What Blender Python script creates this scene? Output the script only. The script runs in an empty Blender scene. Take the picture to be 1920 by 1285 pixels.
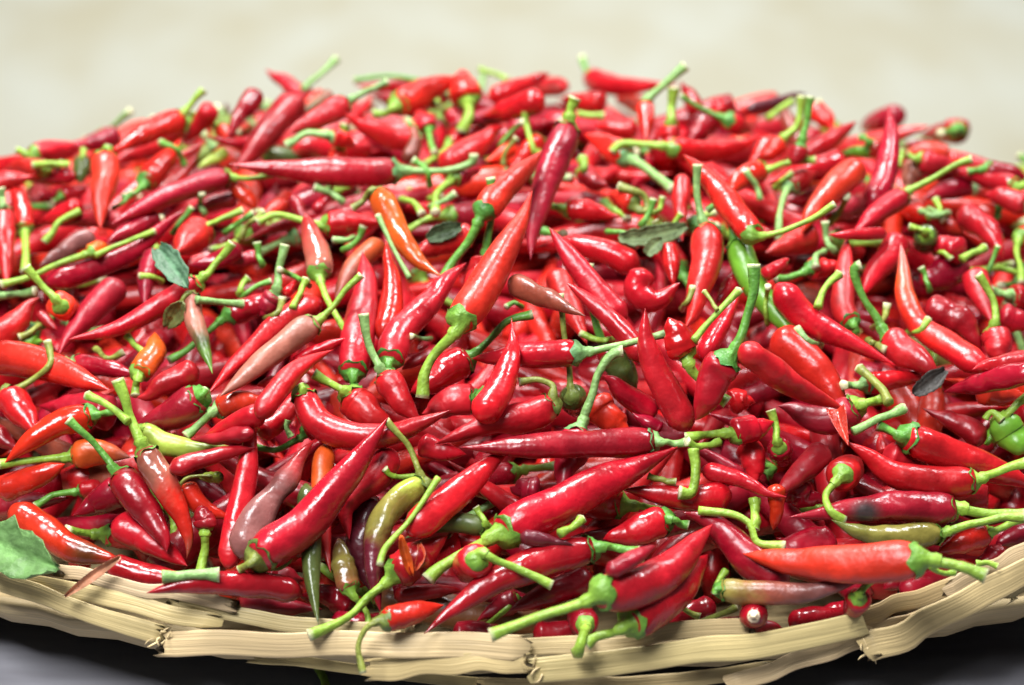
import bpy, math, random
import numpy as np

scene = bpy.context.scene
COL = scene.collection
RNG = np.random.default_rng(11)
random.seed(11)

# ------------------------------------------------------------------ camera
PHOTO_W, PHOTO_H = 1920, 1285
LENS = 69.75
FP = LENS / 36 * PHOTO_W                       # focal length in survey units
PITCH = math.radians(26)
A, B, ZR = 0.34, 0.235, 0.036                  # basket: half width, half depth, rim height
FW = np.array([0, math.cos(PITCH), -math.sin(PITCH)])
UP = np.array([0, math.sin(PITCH), math.cos(PITCH)])
RT = np.array([1.0, 0, 0])
_r = (FW * FP + UP * (PHOTO_H / 2 - 1215)) / FP
CAM = np.array([0, -B, ZR]) - _r * 0.60
cam_data = bpy.data.cameras.new('camera'); cam = bpy.data.objects.new('camera', cam_data); COL.objects.link(cam)
cam.location = CAM; cam.rotation_euler = (math.pi / 2 - PITCH, 0, 0)
cam_data.lens = LENS; cam_data.sensor_width = 36; cam_data.sensor_fit = 'HORIZONTAL'
cam_data.clip_start = 0.01; cam_data.clip_end = 50
cam_data.dof.use_dof = True; cam_data.dof.focus_distance = 0.63; cam_data.dof.aperture_fstop = 7.2
scene.camera = cam

# ------------------------------------------------------------------ light
world = bpy.data.worlds.new('World'); scene.world = world; world.use_nodes = True
world.node_tree.nodes['Background'].inputs[0].default_value = (0.86, 0.92, 1.0, 1)
world.node_tree.nodes['Background'].inputs[1].default_value = 0.09
def area(name, loc, target, sx, sy, power, color):
    l = bpy.data.lights.new(name, 'AREA'); l.shape = 'RECTANGLE'; l.size = sx; l.size_y = sy
    l.energy = power; l.color = color
    o = bpy.data.objects.new(name, l); COL.objects.link(o); o.location = loc
    d = np.array(target, float) - np.array(loc, float); d /= np.linalg.norm(d)
    from mathutils import Vector
    o.rotation_euler = Vector(d).to_track_quat('-Z', 'Y').to_euler()
    return o
area('lamp_overhead', (-0.20, 0.20, 1.08), (0, -0.03, 0.08), 0.42, 0.20, 17, (1.0, 0.985, 0.96))
area('lamp_side', (0.60, 0.20, 1.05), (0, 0.0, 0.08), 0.24, 0.16, 7, (0.95, 0.97, 1.0))
area('lamp_front', (-0.40, -0.70, 1.25), (0, -0.1, 0.05), 0.6, 0.45, 25, (0.97, 0.98, 1.0))
area('added_floor_fill', (0.0, 3.0, 1.6), (0, 3.2, -0.75), 3.0, 1.6, 57, (1.0, 0.99, 0.96))  # unseen fill light, added only to brighten the floor behind the heap
vs = scene.view_settings
vs.view_transform = 'Standard'; vs.look = 'None'; vs.exposure = 0.20; vs.gamma = 1.0; vs.use_curve_mapping = False
scene.cycles.use_denoising = True
scene.cycles.max_bounces = 6; scene.cycles.diffuse_bounces = 1; scene.cycles.glossy_bounces = 3
# One line per chilli: colour layer width | body from stem end to tip (survey points of the heap) | stem width+tone and its points | depth tilt | label
PEPPERS = r'''
o 3 50|197,292 193,360 188,428|14l 200,287 204,272
d 3 30|140,330 80,332 15,322
G 2 32|155,300 152,330 150,345|12l 155,296 158,282
o 3 46|338,224 290,243 238,268 206,284|15l 341,217 356,198 381,168
d 1 36|226,252 180,264 135,276
o 2 30|412,241 438,262 460,285|12l 407,236 385,223 355,212
r 2 36|398,200 372,235 345,270
o 3 44|272,343 303,308 340,258|14 267,350 250,364 228,372||bright orange-red chilli with pale calyx facing out, above the slim crimson one
d 4 42|426,332 350,355 280,385 210,420|13l 432,333 470,335 525,325||long slim crimson chilli with yellow-green stem lying under the longest chilli near the crest
r 1 38|302,268 255,285 213,306
d 2 38|485,172 450,215 425,262
d 3 22|500,258 440,268 380,255
d 3 56|560,184 515,235 472,285 440,318
l 2 22|425,285 398,300 370,315|||small lime green chilli wedged between red ones near the crest
d 1 32|118,367 140,360 165,350|12 112,371 100,378
o 3 38|46,432 40,385 28,340|18l 46,437 50,475 48,510
r 2 42|6,395 10,460 12,545|16a 5,391 2,352
d 2 34|445,372 400,382 350,397
o 2 32|440,345 462,368 482,392
o 3 62|378,432 352,453 330,474|13l 383,427 412,411 456,396|tip=-.012|plump orange-red chilli seen end-on, its yellow-green stem pointing up the heap
d 2 34|240,420 180,410 110,425
r 2 36|150,385 120,400 70,420
r 1 34|585,188 545,163 498,130|||red chilli whose pointed tip juts up alone over the heap crest
o 1 26|605,175 590,185 560,205
r 3 44|648,195 605,218 562,240 540,252|15a 655,189 690,170 728,152
b>G 2 24|622,176 595,194 565,214
o 3 52|745,198 800,170 862,146|18l 737,204 715,214 698,214
r 1 26|790,158 730,162 665,160|11 785,153 730,142 662,152
o 4 60|877,187 872,160 868,132|22l 877,191 879,215 868,250||orange-red chilli on the crest with lime stem hanging straight down toward the rim
r 2 30|842,212 860,230 880,240|16v 833,204 800,192 776,203 770,220
r 3 36|804,240 800,228 812,214|14 805,246 808,265 815,288
r 3 42|782,263 730,255 680,236 645,211
b 4 27|762,302 778,268 772,232
o 2 36|635,285 630,305 625,320|18l 637,281 642,255 648,232
r 2 32|622,256 645,262 668,275|18a 612,253 570,252 537,275
d 4 56|745,322 660,324 570,322 490,316 430,311|17a 753,320 800,322 850,318 884,306 888,288||longest crimson chilli lying level across the upper heap, with pale curving stem
r 2 32|844,271 880,252 918,240|15l 836,279 812,298 790,312
r 2 48|828,316 880,280 945,235
d 3 34|850,335 880,325 905,315|18l 843,342 819,365 816,402
d 2 34|960,214 900,222 845,236
r 3 38|920,186 975,165 1032,138
r 3 48|1018,184 960,203 900,216
o 2 28|965,278 940,290 912,302
o 4 52|905,400 935,365 975,325 1018,283|22 899,412 880,450 850,490 827,533
r 3 46|906,490 893,525 884,562|18 909,482 918,420 924,370 918,332
O 4 48|710,364 728,400 750,445 782,485 828,517|14v 707,361 694,357 684,375 660,392||curved bright orange chilli pointing down the slope, tip touching a green stem
r 3 46|610,422 660,420 718,417|17l 598,424 545,408 510,405 482,418||stubby red chilli with long wavy pale stem lying sideways beneath the longest crimson chilli
r 2 22|590,398 608,375 626,348
o 2 34|548,366 512,395 484,415
d 2 26|548,368 562,395 578,425
d 4 56|1065,240 1042,300 1016,370 1000,430 994,491|24l 1067,234 1069,208 1082,182||long deep red speckled chilli hanging steeply from its lime stem, over the upper slope
o 3 46|1178,298 1135,272 1095,250|22a 1188,301 1225,325 1263,355
o 3 32|1210,195 1212,230 1212,268|20a 1212,189 1240,165 1285,124
r 3 38|1258,240 1255,258 1250,278|22l 1258,236 1260,200 1262,165
d 2 34|1308,212 1296,185 1278,153
d 2 48|1335,225 1310,245 1285,265
r 3 38|1362,224 1388,238 1412,242|12 1352,220 1310,200 1275,180
r 4 42|1258,278 1320,284 1380,275 1430,250|17l 1246,275 1200,270 1162,272 1148,286||red chilli lying level with hooked lime stem, tip turned up, below the crest
o 4 48|1412,443 1385,408 1335,345 1280,288|14l 1424,444 1470,432 1520,410 1566,382||orange-red chilli with thin bright lime stem, its base beside the bright green chilli
o 3 44|1428,318 1395,335 1362,366|14l 1436,320 1470,308 1530,300
o 2 42|1455,268 1430,285 1405,305
r 2 32|1280,328 1275,390 1278,452
o 4 58|1325,430 1326,490 1308,560 1290,617|18a 1317,412 1306,365 1308,310||plump orange chilli hanging nearly upright, pale stem upright above it
g 3 52|1382,455 1402,505 1432,560 1470,608 1512,642|13 1377,449 1367,415 1345,385 1325,395||long bright green unripe chilli squeezed between red ones
r 3 42|1064,393 1110,395 1162,405|17l 1053,391 1020,388 998,410
o 3 44|1188,385 1165,370 1142,364|17v 1196,393 1213,394 1204,365 1160,352
d 2 38|1092,324 1112,338 1138,352|20l 1094,319 1093,300
r 2 34|1195,240 1155,240 1115,232
r 1 42|1135,195 1095,190 1055,184
o 2 40|1012,264 985,290 958,315|14l 1004,290 988,240 983,205
r 1 28|1352,214 1344,200 1335,183
r 2 50|1198,502 1130,472 1060,458 1005,464
r 3 48|1172,603 1130,558 1075,490 1030,427|||red chilli slanting up the slope, its blunt pale tip poking above its neighbours
r 3 42|1210,678 1170,622 1115,572 1062,529
r 3 34|1252,458 1258,495 1264,538
r 3 52|1206,503 1196,548 1232,562 1274,530|||red chilli bent double into a hook shape
o 5 66|862,604 900,550 940,480 975,415 996,362|25l 863,614 825,650 800,690 789,745||big glossy orange-red chilli with speckled highlights, thick lime stem pointing down the slope
d 4 44|1632,392 1658,330 1670,260 1666,197|||dark red chilli standing upright, its tip rising above the heap's silhouette
o 3 34|1464,268 1448,282 1432,300|18l 1466,262 1495,235 1505,178
d 3 36|1501,275 1493,292 1485,310|17 1504,264 1515,220 1520,180
r 2 42|1490,302 1545,270 1607,226
o 1 38|1525,205 1545,222 1565,245
g 2 24|1640,285 1605,285 1575,285
r 2 34|1632,272 1655,290 1680,300|14 1625,262 1610,258
r 2 46|1582,298 1505,324 1440,346
o 3 56|1614,308 1572,345 1522,400 1500,442
r 3 44|1480,350 1500,336 1532,324|15a 1474,360 1462,400 1460,450
r 4 42|1694,368 1660,390 1622,420 1598,442|15l 1704,358 1750,335 1790,310 1822,298||red chilli with straight bright stem reaching out over the flank
s 2 42|1718,308 1708,330 1698,355
r 2 30|1808,318 1770,325 1732,326
d 2 38|1818,348 1775,358 1735,372
o 2 38|1866,402 1840,396 1812,388|14 1872,391 1880,350 1895,315
d 1 18|1742,272 1720,271 1692,273
r 3 48|1798,398 1850,430 1882,488
o 2 30|1750,405 1780,420 1810,437
k 1 24|1400,206 1455,192 1513,174|||dark purplish chilli lying along the crest with a shrivelled tip
d 3 42|85,530 170,505 260,465 346,394|||long slim crimson chilli angled up the heap behind crossing lime stems
O 3 30|170,474 185,466 205,462|15l 162,477 100,500 55,520 0,535
o 4 48|112,572 132,584 152,600|18l 106,563 75,530 48,500|tip=.03|round-looking red chilli end with bright highlight on a stem joined to others
d 3 54|228,530 180,575 140,620 108,668|||crimson chilli with blunt rounded end that has lost its stem
d 3 36|290,470 276,520 270,572
r 5 42|372,529 300,575 220,615 128,637|18l 379,521 405,495 438,455||slender red chilli lying diagonally with pointed tip, pale stem beside a dark leaf
b>s>G>g 5 40|357,556 366,600 380,650 399,702|12v 356,552 345,557 333,584||withered chilli turning from brown-red to green at its pointed end
d 2 44|427,593 475,575 548,560|16 416,600 370,640 345,660 314,678
O 4 46|260,702 284,665 292,622|18l 258,716 253,742||orange chilli standing tip up with yellow-green calyx at its foot
r 4 46|372,690 320,715 258,749
r 3 56|-30,648 20,612 72,557
o 4 62|-15,668 60,680 130,705 206,729|||large smooth red chilli tapering to a point, dark-tipped olive stem lying over it
r 4 56|16,738 40,775 74,817|15v 27,733 65,710 95,680 88,638
d 3 38|142,680 200,690 258,702|14a 136,679 122,676
d 2 22|72,588 92,606 110,622
g 2 30|40,646 58,642 80,640
d 3 36|452,464 405,488 355,498
d 2 28|485,480 455,488 422,494
d 3 36|296,407 245,430 200,456
m 2 38|176,440 120,470 75,500
r 3 46|602,564 530,602 480,645 430,692 388,746
s 5 50|590,606 540,640 480,690 413,742|15l 599,600 620,580 642,550 676,516||faded salmon-brown chilli with dull skin and forked lime stem
s>r 4 50|598,515 597,480 585,440 570,398|16l 600,525 612,560 635,600 661,638||dusty pink chilli pointing up the heap, its pale stem crossing another below
d 2 40|516,553 502,572 488,592|19a 518,548 525,500 535,459
r 3 18|535,552 548,538 563,519
r 3 58|662,700 670,620 685,545 682,470|16 663,712 667,724
o 3 48|715,638 728,600 735,530 722,452
r 4 58|730,678 746,630 800,570 872,493|14 728,688 735,695||smooth red chilli angled up the slope beside the big orange-red one
r 4 50|721,704 746,745 788,793|20a 716,697 692,650 682,588
O>b>b 2 40|716,455 665,500 628,565
r 3 44|888,438 830,455 764,487
r 3 62|876,675 830,700 768,738|17 886,668 920,635 950,605 998,590
d 2 28|828,658 790,672 752,692
r 3 28|548,688 590,660 660,633
r 4 44|484,782 520,730 560,692 623,657
r 3 46|484,813 530,780 566,721
r 4 56|567,738 598,792 670,818 740,810 800,790 848,771|14l 569,732 565,722||red chilli curved like a smile, lying across the lower slope
r 3 64|655,742 690,775 738,802|20l 645,734 615,715 588,702
r 2 36|572,812 590,802 610,795|15 562,822 520,842 480,838 463,826
r 3 22|522,715 500,717 482,723
b 4 42|955,525 1020,557 1098,592|||dark brown overripe chilli partly sunk between red ones
o 2 46|1040,508 1065,570 1102,645
r 2 38|1132,653 1150,680 1162,705|18 1130,647 1110,580 1103,540 1105,492
G 3 48|1073,740 1078,758 1085,775|14v 1070,730 1065,680 1055,620 1050,550|tip=.03|dark green chilli end with a pale dried stem standing upright
r 4 52|1086,662 1020,665 950,668 888,673|18a 1099,661 1160,648 1210,635 1268,620||red chilli lying level with a sage stem ending in a blackened tip
r 4 56|1290,808 1243,725 1214,650 1208,577|||bright red chilli standing tip up, base tucked under a knot of stems
r 4 56|1285,665 1270,635 1254,594|24l 1287,675 1312,712 1362,757||red chilli with thick lime stem pointing down the slope
r 4 66|1364,672 1338,716 1305,790|22 1375,660 1400,600 1412,550 1415,495||broad red chilli with a long upright green stem and ragged calyx
r 3 38|1318,672 1358,602 1393,538
r 2 42|1402,503 1375,535 1342,572
G 2 54|1145,658 1165,695 1192,742
d 3 60|1084,808 1070,862 1040,922|20a 1090,797 1112,740 1122,700 1146,666 1166,660
r 4 52|1455,534 1515,600 1590,641 1682,684|||glossy red chilli pointing down the flank, long streak of light along it
r 3 42|1597,605 1580,578 1585,520 1591,438|14 1602,612 1606,622
r 4 24|1662,437 1610,440 1553,441
r 4 56|1666,634 1705,665 1758,702|20 1657,622 1630,575 1605,530 1603,503 1616,497||red chilli with a long arched green stem and a calyx lobe folded sideways
r>o>o>O>s 4 50|1850,692 1790,655 1725,612 1698,560 1694,510 1690,453|||shrivelled orange chilli with a papery whitish twisted tip
d 3 52|1735,573 1800,602 1842,655
r 4 54|1865,624 1872,650 1879,680|18l 1865,613 1864,570 1845,530 1834,514
r 3 46|1825,508 1845,560 1860,605
r 2 42|1897,556 1920,558 1945,562|18a 1886,552 1858,545
r 3 40|1912,448 1935,438 1960,425|14l 1905,468 1912,500 1915,532
G 2 44|1736,440 1736,455 1734,475|14l 1730,432 1705,425|tip=.02
o 2 52|1527,438 1480,458 1435,478
r 2 42|1520,505 1545,502 1575,498|17 1508,511 1480,520 1454,524
r 3 28|1432,517 1455,502 1481,486
r 2 52|1690,445 1645,508 1608,562
d 1 60|1805,498 1765,515 1725,535
d 1 50|1805,472 1775,462 1742,448
o 3 68|1450,630 1500,662 1550,720 1597,778
r 5 54|1392,648 1450,700 1510,736 1582,767|||red chilli with a damaged see-through tip hanging below it
r 4 42|1950,678 1885,682 1822,692
d 4 46|1945,695 1850,718 1768,737
r 2 48|1872,588 1905,600 1945,615
r 3 40|1622,722 1680,712 1755,703|18a 1604,723 1580,722
d 3 60|1605,764 1540,786 1458,760|22l 1614,759 1640,752 1666,744
o 4 52|170,779 110,796 50,832 6,868|16 178,780 200,775 216,771
d 3 60|215,776 150,764 72,760
d 3 64|374,745 312,784 248,802|16 379,739 388,733
o 3 46|410,768 450,755 495,750|20a 400,772 372,795 348,820
l 3 42|265,809 320,832 380,841 430,838|14l 258,803 250,796||pale lime green unripe chilli lying behind a stalky olive one
b>s>o>o>b 4 52|271,846 300,893 332,955 354,1010 350,1048|24l 265,830 240,765 219,709||two-tone chilli, olive brown at its top and orange below, thick lime stem
O>O>b 3 50|140,855 190,850 245,858|18l 127,858 80,863 -5,873||orange chilli fading to brown with a long pale straight stem
d 4 60|226,892 262,942 300,1000 315,1035|17 213,880 170,825 125,788||deep crimson chilli with star-edged green calyx and a thin slanting stem
d 3 58|228,918 182,945 138,968
r 3 56|212,980 268,1005 352,1064|||red chilli pointing down to the cut green stalk at the straw rim
d 4 34|318,882 380,862 480,839
l 3 22|414,894 392,896 370,893|9v 368,893 345,901 333,922||tiny shrunken yellow-green chilli with a dark curled stem
o 3 40|345,908 375,946 434,972
r 3 48|427,1066 447,970 464,880 477,760|||long narrow red chilli standing almost upright beside a mauve withered one
o 3 50|-5,922 60,896 122,871
o 3 60|22,952 85,996 150,1032 228,1050|||orange-red chilli with a torn brown patch, resting above the straw rim
r 3 48|200,1058 260,1076 320,1090 405,1100
d 3 42|385,988 382,972 378,950|20l 384,1000 383,1040 376,1075
d 4 48|566,1114 500,1098 430,1094 350,1097 276,1113|||crimson chilli lying along the straw rim, its tip over the rim
d 2 34|-20,808 5,822 30,842
r 2 34|152,920 175,915 200,912|15 140,923 95,930 67,951
r 3 42|492,773 440,795 382,817
d 3 28|475,812 420,820 358,826
r 5 76|484,1046 560,982 632,910 686,845 728,782|16v 470,1056 460,1062 448,1068||largest glossy red chilli low on the slope, tip raised, shredded dried calyx at its base
m>m>r 4 58|455,1048 464,1010 500,945 545,888 592,823|||withered mauve-grey wrinkled chilli lying under the largest red one
O>O>r>o 3 42|613,833 603,900 606,985 620,1072|||thin orange chilli hanging tip down, crossed by the largest red one
G 4 40|574,908 582,1020 586,1100 596,1173|||dark olive green chilli hanging tip down onto the straw rim
r 3 56|740,845 692,904 646,958 654,1009
l>v>v>k>k>d 4 50|794,906 745,936 710,988 699,1062 712,1147|15v 789,894 765,835 724,789||curved chilli turning from green through orange to maroon at its tip
r 5 58|766,1002 830,946 896,890 958,841|||red chilli with raised tip lying over a stripped pale stalk
G 4 40|910,990 860,979 810,985 760,1012|14l 908,975 892,951||small olive green chilli lying sideways between big red ones
k 2 52|706,932 680,985 676,1050 692,1105
r 4 66|741,1076 782,1044 834,1008|20l 735,1085 690,1120 640,1165 578,1189||red chilli split open at its shoulder, lime stem laid over the rim
r 3 44|785,830 830,846 875,852
r 4 54|1036,756 1000,776 930,791 870,811 811,833|16v 1036,744 1036,722 1010,711 974,716||curved red chilli with olive crooked stem above the long level crimson one
r 4 56|898,788 938,732 960,660 959,599|||red chilli standing tip up behind the curved one
r 3 58|890,750 842,756 793,778|20 899,742 908,734
d 5 56|1224,828 1130,833 1030,838 930,841 864,838|17a 1238,829 1265,832 1286,829||long crimson chilli lying dead level across the lower slope, stem knotted with others
r 5 80|944,1001 990,970 1085,925 1185,880 1267,839|26l 929,1004 870,1036 822,1064 800,1086||very large red chilli on the lower slope with thick pale stem and raised narrow tip
r 4 50|1376,814 1410,806 1450,793|20l 1363,813 1322,815 1284,824
r 3 52|1372,930 1300,936 1230,926 1166,917
r 4 34|1316,880 1385,898 1440,924 1475,931
d 3 46|1228,780 1185,750 1130,702
d 3 30|1240,808 1215,792 1187,774
o 2 60|1115,752 1142,782 1184,818
r 2 44|1368,758 1390,752 1415,756
r 2 48|1398,832 1410,868 1420,910
r 3 62|1247,974 1195,996 1128,1014|18 1260,975 1292,986
d 5 70|1475,1100 1402,1042 1350,992 1279,958|||broad deep red chilli pointing up the slope to a green knot of stems
d 2 52|1012,920 985,918 955,916
r 5 66|1700,819 1780,850 1860,881 1945,916|20 1687,818 1662,804 1645,797||straight red chilli with squarish highlights pointing outward over the flank
r 5 56|1826,901 1750,906 1670,881 1588,829|20l 1835,899 1880,881 1926,867||sickle-shaped red chilli with bright pointed calyx, lower flank
d 5 58|1786,955 1690,954 1600,956 1482,969|24l 1798,952 1850,962 1925,966||crimson chilli lying level with a round grey rotten spot
r 5 62|1578,892 1590,882 1604,868|18l 1569,902 1550,925 1556,956 1582,976|tip=.035|red chilli seen end-on with hexagonal green calyx and drooping stem
d 3 50|1548,842 1502,885 1452,937
o 3 32|1456,908 1455,955 1450,996|||small orange-red torn tip pointing straight down
d 2 50|1470,913 1505,928 1545,944
d 3 44|1461,838 1464,852 1468,872|18l 1456,822 1452,790 1445,768|tip=.03
d 3 46|1848,827 1790,792 1732,765
o 3 42|1835,736 1880,742 1930,748
g 4 60|1880,790 1902,822 1935,858|18l 1882,783 1900,765 1928,743||vivid green chilli with curling calyx at the flank of the heap
g 2 26|1868,806 1858,820 1845,835
r 3 22|1656,852 1653,835 1649,811
r 3 44|1660,850 1700,866 1745,884
v>v>G 5 44|1762,1002 1680,1008 1602,996 1560,974|20l 1772,998 1830,979 1925,968||dull olive chilli with sage bloom lying below the level crimson one
o 3 50|1847,1000 1802,1016 1755,1038|18l 1856,998 1890,985 1922,971
o 5 46|720,1165 770,1151 830,1134|14v 708,1165 686,1180 672,1215 681,1262||small orange-red chilli on the straw rim with a long stem drooping over it
b>v>k 3 44|657,1106 641,1052 634,1008|14l 664,1119 685,1145 691,1176
d 5 64|1110,1030 1030,1050 930,1092 860,1137 793,1187|20 1128,1026 1165,1031 1198,1036||long crimson chilli slanting to the straw rim, green cone-shaped stem
r 2 34|740,1120 800,1110 870,1107
d 2 42|500,1078 535,1082 570,1088
d 1 50|665,1142 610,1115 560,1118
d 2 42|970,1125 930,1142 895,1164|14l 905,1176 880,1180
r 5 66|895,1048 882,1064 868,1085|20l 903,1036 950,1060 1037,1096|tip=.03
r 5 72|1124,1112 1190,1100 1262,1060 1336,984|24l 1108,1124 1050,1145 990,1165 918,1191||big bright red chilli curving up from the rim, long two-tone stem
r 4 70|1180,1170 1232,1140 1282,1095 1330,1040|22l 1163,1180 1120,1195 1098,1210||big red chilli tucked beneath a similar one at the straw rim
d 4 54|1097,1172 1090,1155 1085,1135|24l 1097,1186 1090,1205 1085,1224|tip=.03|dark chilli end with a dark green calyx and lime stem over the rim
d 5 34|1140,1076 1182,1050 1232,1024
k 5 28|975,1005 1035,1014 1077,1022
d 2 52|1112,1080 1040,1110 955,1142
d 2 46|1342,1134 1272,1160 1212,1182
d 4 50|1413,1156 1414,1148 1415,1140||tip=.045|red chilli end facing outward with a round cream stem scar, by the rim
v>b>m>d 5 46|1352,1106 1430,1112 1500,1111 1560,1101 1628,1084|12 1342,1104 1342,1112||olive-based chilli fading to mauve red, wrinkled, close to the rim
o 5 70|1726,1050 1650,1055 1560,1060 1470,1054 1392,1037|26l 1737,1049 1790,1058 1850,1080||large wavy orange-red chilli lying level near the rim, forked green stem
d 2 42|1725,1068 1690,1085 1655,1104
d 4 46|1611,1122 1600,1136 1588,1155|18l 1614,1112 1628,1096 1640,1084|tip=.02
d 2 60|1565,1008 1490,1028 1435,1044
d 2 42|1945,988 1905,1005 1865,1022
d 2 42|1885,1038 1855,1050 1825,1064
d 1 52|1605,1150 1550,1156 1495,1162
d 2 48|1345,1188 1400,1176 1470,1178
d 2 46|1480,1168 1540,1158 1612,1138
d 2 46|1000,1190 1060,1182 1112,1166
d 2 44|620,1166 680,1168 742,1158
d 2 46|450,1122 520,1136 604,1142
d 2 44|1690,1106 1740,1092 1802,1072
d 2 44|848,1190 900,1186 962,1178
r 1 34|-25,318 35,306 92,292
d 1 34|60,296 115,284 172,270
r 1 36|1790,300 1850,318 1915,338
r 1 34|1895,352 1850,338 1800,322
o 1 34|1780,290 1740,282 1695,286
r 3 40|1905,352 1845,334 1782,320|14l 1915,350 1930,335
d 3 38|1850,318 1895,328 1935,345|13 1842,318 1815,322
r 3 38|1725,300 1760,308 1800,318|14l 1718,298 1700,290
r 3 40|1925,385 1890,372 1845,362|13a 1932,380 1945,365
o 3 36|85,318 45,312 5,318|13l 92,317 118,305
r 3 36|60,290 100,280 148,276|13l 52,290 30,282
r 3 38|-10,345 25,338 62,330|12a -18,350 -30,355
'''
# loose stalks: tone layer width | points
STALKS = r'''
l 3 13|130,309 95,307 60,310|short pale green stalk near the crest
l 3 14|150,396 112,418 84,456|arched lime stalk on the upper flank
a 1 14|568,168 600,140 632,112|faint pale stalk rising over the crest
l 2 11|900,130 928,138 952,150|thin lime stalk along the crest
l 3 14|1084,214 1110,217 1132,218|short bright green stalk beside the long hanging chilli's stem
l 2 13|1440,222 1462,206 1486,190|short lime stalk on the crest by the purplish chilli
l 2 14|1684,312 1688,298 1691,284|stubby lime stalk by the upright dark chilli
l 3 12|1740,410 1762,396 1754,374|small hooked green stalk on the flank
l 4 12|178,480 230,456 292,434|slim lime stalk lying along the slim crimson chilli
a 4 16|-5,556 30,552 66,547|pale cut stalk joining the crossing lime stems
a 5 16|368,562 410,567 456,571|straight cut green stalk with a flared end
l 3 14|238,630 252,645 269,662|short yellow-green stalk under the slender red chilli
l 3 14|548,578 562,550 576,524|upright lime stalk beside the dusty pink chilli
a 4 10|768,522 735,460 708,404|thin grey-green stalk beside the curved orange chilli
l 4 14|1300,640 1340,592 1386,545|straight lime stalk with a broken side twig
v 4 9|1345,582 1332,562 1320,547|broken dark twig on the straight lime stalk
l 4 16|1533,577 1545,541 1573,514|pale bent stalk behind the glossy streaked chilli
l 3 16|1804,486 1825,475 1846,464|short lime stalk on the dark flank
l 2 14|1868,500 1895,508 1925,516|yellow-green stalk at the flank's far end
v 5 18|1667,756 1650,726 1611,691|knobbly olive stalk with a pale broken top
a 5 18|1600,809 1650,786 1697,764|straight sage stalk below the knobbly olive stalk
l 4 16|240,791 205,760 164,741|lime side stalk crossing a thicker lime stem
a 5 24|304,1081 345,1078 412,1074|thick cut pale green stalk resting on the straw rim
l 5 13|822,896 768,975 722,1030 713,1060|stripped pale fibrous stalk beside the raised-tip chilli
l 3 12|780,894 736,893 720,879|thin hooked green stalk by the curved green-to-maroon chilli
l 5 16|1350,829 1312,838 1288,830|lime stalk loop in the knot of stems
l 5 22|1300,842 1303,880 1296,922 1272,922|lime stalk hanging from the knot of stems, end curled
l 5 17|1310,957 1370,963 1408,985 1420,1015 1472,1025|crooked green stalk knotted above the broad deep red chilli
l 4 22|1414,936 1416,960 1413,992|short upright lime stalk by the crooked knotted stalk
l 5 18|1050,1001 1070,990 1093,974|cut green stalk below the very large red chilli
v 4 14|1215,892 1240,900 1266,905|small dark green cut stalk beneath the knot of stems
l 4 16|1361,1070 1345,1094 1341,1113|short curved green stalk by the olive-based chilli
v 3 13|1270,1130 1290,1146 1312,1158|thin olive stalk just inside the rim
v 3 14|1315,1168 1345,1155 1382,1139|thin forked olive stalk inside the rim by the cream scar
l 5 14|1848,786 1858,774 1878,788|curled green stalk at the vivid green chilli
l 5 12|1830,1056 1850,1055 1870,1062|short side stalk of the forked stem at the rim
l 5 12|1745,1062 1765,1074 1790,1074|small lime twig below the forked green stem
v 4 11|478,1067 508,1067 535,1059 549,1031|thin curved green stalk under the largest glossy chilli
a 3 12|540,788 538,805 546,820|tiny upright green stalk by the curved smile-shaped chilli
'''
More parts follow.
